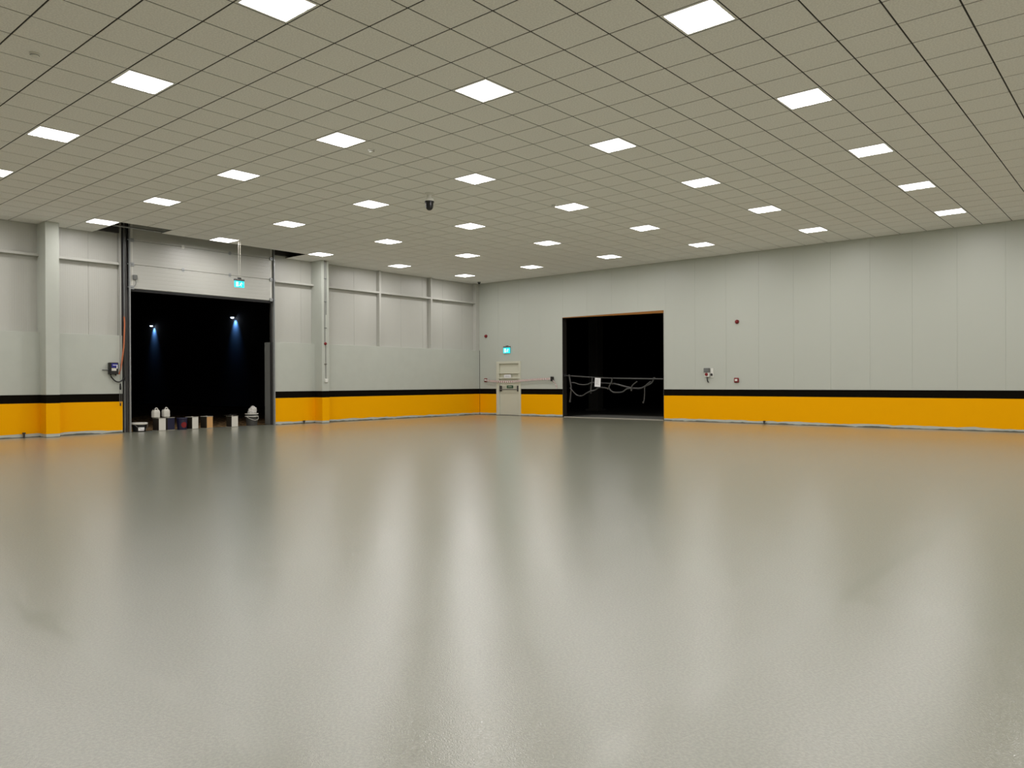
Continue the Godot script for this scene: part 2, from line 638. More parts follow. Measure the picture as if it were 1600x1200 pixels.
func other_walls() -> void:
	var t := thing("wall_right", "pale wall out of view facing the shutter wall", "wall", Vector3.ZERO, 0, "", "structure")
	var s := st0()
	box(s, Vector3(XR, 0, ZB), Vector3(XR + 0.2, 6.5, ZF))
	obj("wall_body", s, M.panel, t)
	bands(t, Vector3(XR, 0, ZB), Vector3(XR, 0, ZF), Vector3.LEFT)
	t = thing("wall_front", "pale wall out of view facing the fire exit wall", "wall", Vector3.ZERO, 0, "", "structure")
	s = st0()
	box(s, Vector3(XC - 0.1, 0, ZF), Vector3(XR + 0.2, 6.5, ZF + 0.2))
	obj("wall_body", s, M.panel, t)
	bands(t, Vector3(XL, 0, ZF), Vector3(XR, 0, ZF), Vector3(0, 0, -1))

func outdoors() -> void:
	# soil outside the sectional door: uneven near the sill, flat further out
	var t := thing("ground", "dark brown soil outside the open sectional door", "ground", Vector3.ZERO, 0, "", "structure")
	var s := st0()
	var n := 48
	var w := 0.2
	var hgt := func(x: float, z: float) -> float:
		return -0.03 + 0.05 * noise.get_noise_2d(x * 70.0, z * 70.0) + 0.03 * noise.get_noise_2d(x * 260.0 + 40.0, z * 260.0)
	for i in n:
		for k in 40:
			var x0 := -20.07 - i * w
			var x1 := x0 - w
			var z0 := -6.5 - k * w
			var z1 := z0 - w
			var a := Vector3(x0, hgt.call(x0, z0), z0)
			var b := Vector3(x1, hgt.call(x1, z0), z0)
			var c := Vector3(x1, hgt.call(x1, z1), z1)
			var d := Vector3(x0, hgt.call(x0, z1), z1)
			var n1 := (b - a).cross(c - a).normalized()
			if n1.y < 0:
				n1 = -n1
			tri(s, a, b, c, n1, n1, n1)
			var n2 := (c - a).cross(d - a).normalized()
			if n2.y < 0:
				n2 = -n2
			tri(s, a, c, d, n2, n2, n2)
	box(s, Vector3(-20.2, -0.2, -21.3), Vector3(-90, -0.1, 10))
	obj("soil", s, M.soil, t)
	t = thing("ground", "dark asphalt beyond the wide doorway", "ground", Vector3.ZERO, 0, "", "structure")
	s = st0()
	box(s, Vector3(-60, -0.2, ZB - 0.2), Vector3(20, -0.05, -70))
	obj("asphalt", s, M.asphalt, t)
	s = st0()
	box(s, Vector3(-16.4, -0.2, ZB - 0.2), Vector3(-11.4, -0.01, ZB - 2.6), 0.01)
	obj("concrete_apron", s, M.concrete, t)
	# neighbouring wall with two lamps, seen through the sectional door
	t = thing("outside_wall", "dark neighbouring wall outside lit by two small lamps", "building", Vector3(-36, -0.1, -22.9))
	s = st0()
	box(s, Vector3(0, 0, 0), Vector3(-45, 8.5, -0.4))
	obj("wall_body", s, M.far_wall, t)
	s = st0()
	box(s, Vector3(0, 8.5, 0.08), Vector3(-45, 8.62, -0.48))
	obj("coping", s, M.concrete, t)
	for q in [[-40.58, 4.976, "small lamp on outside wall, nearer the middle of the door opening"], [-50.88, 5.025, "small lamp on outside wall, close to the shutter track with cables"]]:
		var l := thing("wall_lamp", q[2], "wall lamp", Vector3(q[0], q[1], -22.9), 0, "lamps on the outside wall")
		var d := 0.2
		s = st0()
		box(s, Vector3(-0.09, -0.09, 0), Vector3(0.09, 0.09, 0.03), 0.01)
		obj("mounting_plate", s, M.steel_dark, l)
		s = st0()
		tube(s, smooth_path([Vector3(0, 0, 0.02), Vector3(0, 0.1, d * 0.4), Vector3(0, 0.085, d)], 5), 0.022)
		obj("arm", s, M.steel_dark, l)
		s = st0()
		lathe(s, [Vector2(0.0, 0.06), Vector2(0.08, 0.05), Vector2(0.11, 0.0), Vector2(0.1, 0.0), Vector2(0.0, 0.03)], Vector3(0, 0.02, d), 14)
		obj("shade", s, M.steel_dark, l)
		s = st0()
		lathe(s, [Vector2(0.0, 0.02), Vector2(0.1, 0.02), Vector2(0.1, 0.0), Vector2(0.07, -0.05), Vector2(0.0, -0.07)], Vector3(0, 0.02, d), 14)
		obj("bulb", s, M.street, l)
		var sp := SpotLight3D.new()
		sp.name = "lamp_beam"
		sp.position = Vector3(0, -0.08, d)
		sp.look_at_from_position(sp.position, Vector3(0, -1.08, -0.5), Vector3.RIGHT)
		sp.spot_angle = 44.0
		sp.spot_angle_attenuation = 1.0
		sp.spot_range = 60.0
		sp.spot_attenuation = 2.0
		sp.light_energy = 1.8
		sp.light_size = 0.05
		sp.light_color = Color(0.42, 0.68, 1.0)
		sp.shadow_enabled = true
		l.add_child(sp)
	# beyond the doorway in the back wall
	t = thing("concrete_pillar", "dim concrete pillar standing in the dark beyond the doorway", "pillar", Vector3(-18.6, -0.05, -27.2))
	s = st0()
	box(s, Vector3(-0.23, 0, -0.23), Vector3(0.23, 5.5, 0.23), 0.02)
	obj("shaft", s, M.asphalt, t)
	s = st0()
	box(s, Vector3(-0.33, 0, -0.33), Vector3(0.33, 0.12, 0.33), 0.02)
	obj("footing", s, M.asphalt, t)

func sectional_door() -> void:
	var t := thing("door_1", "raised white sectional door with horizontal panels above black night opening", "sectional door", Vector3.ZERO, 0, "", "structure")
	var z0 := -8.33
	var z1 := -12.37
	var x := -19.85
	for k in 4:
		var y0 := 3.635 + 0.612 * k
		var y1 := y0 + 0.608
		var s := st0()
		var c := 0.01
		var pr := [Vector2(y0, x - 0.04), Vector2(y0, x - c), Vector2(y0 + c, x)]
		for r in 6:
			for f in [[0.40, 0.0], [0.5, -0.0014], [0.60, 0.0]]:
				pr.append(Vector2(lerpf(y0 + c, y1 - c, (r + f[0]) / 6.0), x + f[1]))
		pr.append(Vector2(y1 - c, x))
		pr.append(Vector2(y1, x - c))
		pr.append(Vector2(y1, x - 0.04))
		pr.append(Vector2(y0, x - 0.04))
		for q in pr.size() - 1:
			var a: Vector2 = pr[q]
			var b: Vector2 = pr[q + 1]
			var nn := Vector3(b.x - a.x, -(b.y - a.y), 0).normalized()
			quad(s, Vector3(a.y, a.x, z0), Vector3(b.y, b.x, z0), Vector3(b.y, b.x, z1), Vector3(a.y, a.x, z1), nn)
		for zz in [z0, z1]:
			quad(s, Vector3(x - c, y0, zz), Vector3(x - c, y1, zz), Vector3(x - 0.04, y1, zz), Vector3(x - 0.04, y0, zz), Vector3(0, 0, 1 if zz == z0 else -1))
		var p := obj("door_panel", s, M.clad, t)
		# steel end stiles on each panel
		for zz in [z0 - 0.01, z1 + 0.07]:
			var e := st0()
			box(e, Vector3(x, y0 + 0.015, zz), Vector3(x + 0.003, y1 - 0.015, zz - 0.06), 0.001)
			for yy in [y0 + 0.12, y0 + 0.3, y0 + 0.48]:
				lathe(e, [Vector2(0.0, 0.008), Vector2(0.008, 0.006), Vector2(0.01, 0.0)], Vector3.ZERO, 8, Transform3D(Basis(Vector3.FORWARD, -PI / 2), Vector3(x + 0.003, yy, zz - 0.03)))
			obj("end_stile", e, M.white_plastic, p)
	var s := st0()
	box(s, Vector3(x - 0.005, 3.56, z0), Vector3(x - 0.035, 3.635, z1), 0.008)
	obj("bottom_seal", s, M.rubber, t, "black rubber seal under the lowest panel")
	# hinges on the seams
	for yy in [4.245, 4.857]:
		for zz in [-9.7, -11.04]:
			var h := st0()
			box(h, Vector3(x, yy - 0.05, zz - 0.035), Vector3(x + 0.004, yy + 0.05, zz + 0.035), 0.001)
			tube(h, [Vector3(x + 0.012, yy, zz - 0.04), Vector3(x + 0.012, yy, zz + 0.04)], 0.01)
			obj("hinge", h, M.white_plastic if (zz > -10 and yy > 4.5) else M.galv, t)
	# rollers and brackets at both edges
	for yy in [3.66, 4.245, 4.857]:
		for sg in [[z0, 1.0], [z1, -1.0]]:
			var h := st0()
			box(h, Vector3(x, yy - 0.045, sg[0] - 0.09 * sg[1]), Vector3(x + 0.035, yy + 0.045, sg[0] + 0.01 * sg[1]), 0.004)
			tube(h, [Vector3(x + 0.04, yy, sg[0] - 0.05 * sg[1]), Vector3(x + 0.04, yy, sg[0] + 0.075 * sg[1])], 0.012)
			obj("roller_bracket", h, M.galv, t)
	# small sensor box with lead on the lowest panel
	s = st0()
	box(s, Vector3(x, 3.86, -8.39), Vector3(x + 0.06, 3.98, -8.49), 0.008)
	tube(s, smooth_path([Vector3(x + 0.03, 3.87, -8.45), Vector3(x + 0.03, 3.76, -8.46), Vector3(x + 0.02, 3.68, -8.42)], 4), 0.006)
	obj("sensor_box", s, M.grey_plastic, t, "small grey sensor box on the lowest panel")
	# vertical tracks
	for sg in [[z0 + 0.04, 1.0], [z1 - 0.035, -1.0]]:
		var k := st0()
		var zc: float = sg[0]
		box(k, Vector3(x + 0.005, 0.0, zc), Vector3(x + 0.075, 6.3, zc + 0.004 * sg[1]), 0.001)
		box(k, Vector3(x + 0.07, 0.0, zc - 0.022 * sg[1]), Vector3(x + 0.075, 6.3, zc + 0.004 * sg[1]), 0.001)
		box(k, Vector3(x + 0.005, 0.0, zc - 0.022 * sg[1]), Vector3(x + 0.009, 6.3, zc), 0.001)
		obj("track", k, M.galv, t)
	# left side: wide dark jamb with edge trim; right side: narrow jamb
	s = st0()
	box(s, Vector3(XC - 0.02, 0.0, -8.1), Vector3(XC + 0.05, 6.3, -8.31), 0.003)
	obj("jamb", s, M.steel_dark, t, "dark steel jamb beside the cable run")
	s = st0()
	box(s, Vector3(XC, 2.43, -8.09), Vector3(XC + 0.12, 6.3, -8.125), 0.003)
	obj("edge_trim", s, M.clad, t)
	s = st0()
	box(s, Vector3(XC + 0.05, 0.0, -8.2), Vector3(XC + 0.1, 6.3, -8.215), 0.003)
	obj("conduit_rail", s, M.galv, t)
	s = st0()
	box(s, Vector3(XC - 0.02, 0.0, -12.38), Vector3(XC + 0.05, 6.3, -12.43), 0.003)
	obj("jamb", s, M.steel_dark, t)
	s = st0()
	box(s, Vector3(XC, 2.43, -12.43), Vector3(XC + 0.1, 6.3, -12.465), 0.003)
	obj("edge_trim", s, M.clad, t)
	s = st0()
	tube(s, [Vector3(-19.6, 5.12, -7.3), Vector3(-19.6, 5.12, -12.8)], 0.022, 10)
	obj("spring_shaft", s, M.galv, t, "pale shaft above the ceiling line")
	# concrete sill under the opening
	s = st0()
	box(s, Vector3(XL - 0.24, -0.2, -8.1), Vector3(-20.07, -0.02, -12.45))
	obj("sill", s, M.concrete, t)

func back_opening() -> void:
	var t := thing("trim_1", "dark lined doorway frame in the panelled wall, brown strip at top", "door frame", Vector3.ZERO, 0, "", "structure")
	var s := st0()
	box(s, Vector3(-15.89, 0, ZB + 0.003), Vector3(-15.87, 3.45, ZB - 0.22), 0.002)
	obj("jamb", s, M.jamb_dark, t)
	s = st0()
	box(s, Vector3(-11.95, 0, ZB + 0.003), Vector3(-11.93, 3.45, ZB - 0.22), 0.002)
	obj("jamb", s, M.jamb_dark, t)
	s = st0()
	box(s, Vector3(-15.87, 3.43, ZB - 0.01), Vector3(-11.95, 3.45, ZB - 0.22), 0.002)
	obj("head", s, M.jamb_dark, t)
	# sagging brown strip under the head
	s = st0()
	var a := Vector3(-15.87, 3.455, ZB + 0.006)
	var b := Vector3(-11.93, 3.455, ZB + 0.006)
	var d := Vector3(0, 0, -0.03)
	quad(s, a, b, b + Vector3(0, -0.085, 0), a + Vector3(0, -0.02, 0), Vector3(0, 0, 1))
	quad(s, a + d, b + d, b + Vector3(0, -0.085, 0) + d, a + Vector3(0, -0.02, 0) + d, Vector3(0, 0, -1))
	quad(s, a + Vector3(0, -0.02, 0), b + Vector3(0, -0.085, 0), b + Vector3(0, -0.085, 0) + d, a + Vector3(0, -0.02, 0) + d, Vector3.DOWN)
	quad(s, a, b, b + d, a + d, Vector3.UP)
	quad(s, b, b + d, b + Vector3(0, -0.085, 0) + d, b + Vector3(0, -0.085, 0), Vector3.RIGHT)
	obj("foam_strip", s, M.foam, t, "orange-brown strip along the top edge")
	s = st0()
	box(s, Vector3(-15.87, -0.02, ZB - 0.04), Vector3(-11.95, 0.02, ZB - 0.1), 0.006)
	obj("threshold", s, M.tin, t, "pale metal threshold strip")
	# rail with hanging hoses
	var z := ZB - 0.12
	var r := thing("barrier_pole", "thin pole lying across the dark doorway at waist height", "pole")
	s = st0()
	tube(s, smooth_path(v2([[-15.88, 1.445], [-15.0, 1.39], [-14.12, 1.345], [-13.01, 1.32], [-11.94, 1.3]], z), 4), 0.024, 10)
	obj("tube", s, M.cable_grey, r)
	for q in [[-15.86, 1.444], [-11.96, 1.3]]:
		s = st0()
		box(s, Vector3(q[0] - 0.015, q[1] - 0.05, z - 0.05), Vector3(q[0] + 0.015, q[1] + 0.05, z + 0.05), 0.004)
		obj("end_bracket", s, M.steel_dark, r)
	var hoses := [
		["straight grey hose hanging from the pole end nearest the fire exit", [[-15.64, 1.47], [-15.61, 1.29], [-15.56, 1.02], [-15.58, 0.77], [-15.61, 0.55]], 0.03],
		["grey hose sagging flat behind the white notice on the pole", [[-15.7, 1.19], [-15.51, 1.19], [-15.27, 1.13], [-15.0, 1.13], [-14.79, 1.19], [-14.53, 1.19], [-13.95, 1.16]], 0.024],
		["grey hose in a deep sag below the white notice", [[-15.56, 1.02], [-15.45, 0.91], [-15.27, 0.77], [-15.06, 0.75], [-14.88, 0.84], [-14.73, 0.9], [-14.53, 0.94], [-14.36, 1.03], [-14.13, 1.02], [-14.01, 1.0]], 0.024],
		["short grey hose hanging just beside the white notice", [[-14.67, 1.37], [-14.69, 1.21], [-14.73, 1.02], [-14.74, 0.86]], 0.024],
		["grey hose curling in a loop under the middle of the pole", [[-13.88, 1.36], [-13.91, 1.21], [-14.0, 1.07], [-13.98, 0.97], [-13.84, 0.88], [-13.67, 0.87], [-13.48, 0.89], [-13.31, 0.99], [-13.1, 1.01]], 0.026],
		["long grey hose swagged up to the pole near the plain wall side", [[-13.9, 1.16], [-13.7, 1.12], [-13.4, 1.05], [-13.15, 1.01], [-12.88, 1.01], [-12.67, 1.09], [-12.48, 1.18], [-12.38, 1.33]], 0.03],
		["short slanting grey hose piece crossing the long swagged hose", [[-12.89, 1.23], [-13.08, 1.09], [-13.11, 0.95]], 0.022],
		["thin grey hose end dangling lowest on the plain wall side", [[-12.4, 1.23], [-12.6, 1.07], [-12.62, 0.86], [-12.64, 0.63], [-12.67, 0.56]], 0.02]]
	var lay := [0.065, -0.065, 0.125, 0.065, 0.065, -0.065, 0.125, 0.125]
	for k in hoses.size():
		var h := thing("hose", hoses[k][0], "hose", Vector3.ZERO, 0, "hoses hung on the doorway pole")
		s = st0()
		tube(s, smooth_path(v2(hoses[k][1], z + lay[k]), 5), hoses[k][2], 8)
		obj("hose_body", s, M.cable_grey, h)
		s = st0()
		var e: Array = hoses[k][1]
		lathe(s, [Vector2(0, -0.03), Vector2(hoses[k][2] + 0.008, -0.03), Vector2(hoses[k][2] + 0.008, 0.03), Vector2(0, 0.03)], Vector3(e[-1][0], e[-1][1], z + lay[k]), 10)
		obj("end_cuff", s, M.cable_grey, h)
	var n := thing("notice_sheet", "white paper notice hung on the doorway pole", "notice", Vector3(-14.39, 1.2, z + 0.17), 0.0)
	s = st0()
	box(s, Vector3(-0.115, -0.145, 0), Vector3(0.115, 0.15, 0.003), 0.0, Transform3D(Basis(Vector3(0, 0, 1), -0.06), Vector3.ZERO))
	obj("sheet", s, M.paper, n)
	for k in 5:
		s = st0()
		box(s, Vector3(-0.07, 0.08 - k * 0.035, 0.0031), Vector3(0.06 - 0.03 * (k % 2), 0.087 - k * 0.035, 0.0036), 0.0, Transform3D(Basis(Vector3(0, 0, 1), -0.06), Vector3.ZERO))
		obj("print_line", s, M.print, n)

func v2(a: Array, z: float) -> Array:
	var o := []
	for q in a:
		o.append(Vector3(q[0], q[1], z))
	return o

func fire_door() -> void:
	var t := thing("door_2", "cream steel fire exit door with panic bar in yellow banded wall", "door", Vector3(-18.36, 0, ZB), 0, "", "structure")
	var w := 0.59
	var s := st0()
	box(s, Vector3(-w, 0, -0.1), Vector3(-w + 0.13, 1.99, 0.03), 0.006)
	box(s, Vector3(w - 0.1, 0, -0.1), Vector3(w, 1.99, 0.03), 0.006)
	box(s, Vector3(-w + 0.13, 1.9, -0.1), Vector3(w - 0.1, 1.99, 0.03), 0.006)
	obj("frame", s, M.door_paint, t)
	s = st0()
	box(s, Vector3(-w + 0.132, 0.012, -0.09), Vector3(w - 0.102, 1.898, -0.035), 0.004)
	var leaf := obj("leaf", s, M.door_paint, t)
	for q in [[1.535, 1.565], [1.345, 1.375]]:
		s = st0()
		box(s, Vector3(-w + 0.02, q[0], -0.035), Vector3(w - 0.02, q[1], 0.034), 0.004)
		obj("cross_rail", s, M.door_paint, t)
	s = st0()
	box(s, Vector3(-w + 0.15, 0.885, 0.02), Vector3(-w + 0.235, 1.09, -0.036), 0.01)
	obj("bar_end", s, M.steel_dark, leaf)
	s = st0()
	box(s, Vector3(w - 0.19, 0.885, 0.02), Vector3(w - 0.115, 1.09, -0.036), 0.01)
	obj("bar_end", s, M.steel_dark, leaf)
	s = st0()
	tube(s, [Vector3(-w + 0.19, 0.955, 0.03), Vector3(w - 0.15, 0.955, 0.03)], 0.018)
	obj("panic_bar", s, M.steel, leaf)
	s = st0()
	box(s, Vector3(-0.12, 0.995, -0.0345), Vector3(0.19, 1.1, -0.030), 0.001)
	obj("push_sign", s, M.green, leaf, "small green sign above the panic bar")
	s = st0()
	box(s, Vector3(-0.08, 1.035, -0.030), Vector3(0.15, 1.045, -0.0293))
	box(s, Vector3(-0.05, 1.058, -0.030), Vector3(0.12, 1.068, -0.0293))
	obj("sign_print", s, M.label_white, leaf)
	s = st0()
	box(s, Vector3(-0.19, 1.385, 0.034), Vector3(0.14, 1.5, 0.037), 0.0)
	obj("paper_note", s, M.paper, t, "white paper note")
	for q in [1.45, 1.42]:
		s = st0()
		box(s, Vector3(-0.14, q, 0.0372), Vector3(0.09, q + 0.008, 0.0377))
		obj("print_line", s, M.print, t)
	for yy in [0.25, 1.0, 1.7]:
		s = st0()
		tube(s, [Vector3(w - 0.1, yy - 0.05, -0.028), Vector3(w - 0.1, yy + 0.05, -0.028)], 0.01)
		obj("hinge", s, M.steel, t)
	s = st0()
	box(s, Vector3(-w, 0, 0.031), Vector3(w, 0.012, -0.1), 0.002)
	obj("threshold", s, M.steel_dark, t)

func columns() -> void:
	for q in [[-6.28, -6.57, "pale square column with yellow foot beside the control box"], [-13.8, -14.06, "pale square column with conduit between shutter and room corner"]]:
		var t := thing("column", q[2], "column", Vector3.ZERO, 0, "", "structure")
		var s := st0()
		var xf := -19.44
		box(s, Vector3(xf, 0, q[0]), Vector3(XC, H - 0.001, q[1]), 0.006)
		obj("shaft", s, M.plaster, t)
		for b in [[0.076, 0.782, M.yellow, "yellow_band", 0.0015, 0.01], [0.782, 0.978, M.black, "black_stripe", 0.002, 0.002]]:
			s = st0()
			strip(s, Vector3(xf, 0, q[0]), Vector3(xf, 0, q[1]), b[0], b[1], Vector3.RIGHT, b[4], b[5], 0.001)
			strip(s, Vector3(XL, 0, q[0]), Vector3(xf, 0, q[0]), b[0], b[1], Vector3(0, 0, 1), b[4], b[5], 0.001)
			strip(s, Vector3(XL, 0, q[1]), Vector3(xf, 0, q[1]), b[0], b[1], Vector3(0, 0, -1), b[4], b[5], 0.001)
			obj(b[3], s, b[2], t)
		s = st0()
		strip(s, Vector3(xf, 0, q[0]), Vector3(xf, 0, q[1]), 0.0, 0.016, Vector3.RIGHT, 0.004, 0.0, 0.014, 0.05)
		strip(s, Vector3(XL, 0, q[0]), Vector3(xf, 0, q[0]), 0.0, 0.016, Vector3(0, 0, 1), 0.004, 0.0, 0.014, 0.05)
		obj("coating_edge", s, M.upturn, t)

func ceiling_things() -> void:
	for q in [[-9.67, -3.03, "round white smoke detector nearest the camera, in the top left photo corner"], [-9.65, -7.81, "round white smoke detector just before the dome camera"], [-9.78, -12.77, "round white smoke detector beyond the dome camera"]]:
		var t := thing("smoke_detector", q[2], "smoke detector", Vector3(q[0], H, q[1]), 0, "smoke detectors on the ceiling")
		var s := st0()
		lathe(s, [Vector2(0.0, 0.0), Vector2(0.055, 0.0), Vector2(0.055, -0.012), Vector2(0.0, -0.012)], Vector3.ZERO, 20)
		obj("base", s, M.white_plastic, t)
		s = st0()
		lathe(s, [Vector2(0.048, -0.012), Vector2(0.05, -0.022), Vector2(0.042, -0.032), Vector2(0.028, -0.046), Vector2(0.0, -0.05)], Vector3.ZERO, 20)
		obj("sensor_head", s, M.white_plastic, t)
		s = st0()
		lathe(s, [Vector2(0.046, -0.024), Vector2(0.048, -0.026), Vector2(0.044, -0.0305)], Vector3.ZERO, 20)
		obj("vent_ring", s, M.grey_plastic, t)
	var c := thing("dome_camera", "white ceiling surveillance camera with black dome", "camera", Vector3(-11.02, H, -10.36))
	var s2 := st0()
	lathe(s2, [Vector2(0.0, 0.0), Vector2(0.085, 0.0), Vector2(0.085, -0.015), Vector2(0.05, -0.03), Vector2(0.048, -0.03), Vector2(0.048, -0.09)], Vector3.ZERO, 24)
	obj("mount", s2, M.white_plastic, c)
	s2 = st0()
	lathe(s2, [Vector2(0.04, -0.09), Vector2(0.075, -0.1), Vector2(0.092, -0.13), Vector2(0.095, -0.16), Vector2(0.088, -0.16)], Vector3.ZERO, 24)
	obj("housing", s2, M.white_plastic, c)
	s2 = st0()
	lathe(s2, [Vector2(0.093, -0.158), Vector2(0.093, -0.185), Vector2(0.078, -0.187)], Vector3.ZERO, 24)
	obj("collar", s2, M.black_plastic, c)
	s2 = st0()
	lathe(s2, [Vector2(0.078, -0.187), Vector2(0.078, -0.25), Vector2(0.07, -0.29), Vector2(0.05, -0.32), Vector2(0.025, -0.335), Vector2(0.0, -0.338)], Vector3.ZERO, 24)
	obj("dome", s2, M.black_plastic, c)
	var k := thing("corner_detector", "tiny dark detector at the ceiling in the room corner", "detector", Vector3(-19.4, H, -20.75))
	s2 = st0()
	lathe(s2, [Vector2(0.0, 0.0), Vector2(0.06, 0.0), Vector2(0.06, -0.03), Vector2(0.045, -0.03)], Vector3.ZERO, 16)
	obj("base", s2, M.grey_plastic, k)
	s2 = st0()
	lathe(s2, [Vector2(0.045, -0.03), Vector2(0.042, -0.055), Vector2(0.025, -0.078), Vector2(0.0, -0.085)], Vector3.ZERO, 16)
	obj("dome", s2, M.black_plastic, k)

func exit_face(t: Node3D, w: float, h: float, y: float) -> void:
	# face on local +z, with pictogram: doorway and running figure
	var s := st0()
	box(s, Vector3(-w, y - h, -0.006), Vector3(w, y + h, 0.012), 0.003)
	obj("lit_face", s, M.exit_face, t, "glowing cyan face with a running figure")
	s = st0()
	var z0 := 0.0121
	var z1 := 0.0135
	box(s, Vector3(-w * 0.72, y - h * 0.75, z0), Vector3(-w * 0.2, y + h * 0.72, z1))
	# figure: head, body, arms, legs
	lathe(s, [Vector2(0, 0.0014), Vector2(h * 0.16, 0.0014), Vector2(h * 0.16, 0.0)], Vector3.ZERO, 12, Transform3D(Basis(Vector3.RIGHT, PI / 2), Vector3(w * 0.42, y + h * 0.52, z0)))
	for q in [[0.36, 0.34, 0.2, -0.12, 0.09], [0.2, -0.12, 0.42, -0.38, 0.07], [0.42, -0.38, 0.34, -0.72, 0.06], [0.2, -0.12, -0.02, -0.45, 0.07], [-0.02, -0.45, -0.16, -0.5, 0.06], [0.36, 0.3, 0.6, 0.12, 0.05], [0.6, 0.12, 0.74, 0.22, 0.05], [0.3, 0.3, 0.06, 0.14, 0.05]]:
		var a := Vector2(q[0] * w, y + q[1] * h)
		var b := Vector2(q[2] * w, y + q[3] * h)
		var d: Vector2 = (b - a).normalized().orthogonal() * q[4] * w
		quad(s, Vector3(a.x + d.x, a.y + d.y, z1), Vector3(b.x + d.x, b.y + d.y, z1), Vector3(b.x - d.x, b.y - d.y, z1), Vector3(a.x - d.x, a.y - d.y, z1), Vector3(0, 0, 1))
	obj("pictogram", s, M.exit_mark, t)
	var l := AreaLight3D.new()
	l.name = "sign_light"
	l.area_size = Vector2(w * 2, h * 2)
	l.light_energy = 0.01
	l.light_color = Color(0.1, 0.85, 0.9)
	l.shadow_enabled = true
	l.area_range = 60.0
	l.area_attenuation = 2.0
	l.rotation.y = PI
	l.position = Vector3(0, y, 0.016)
	t.add_child(l)

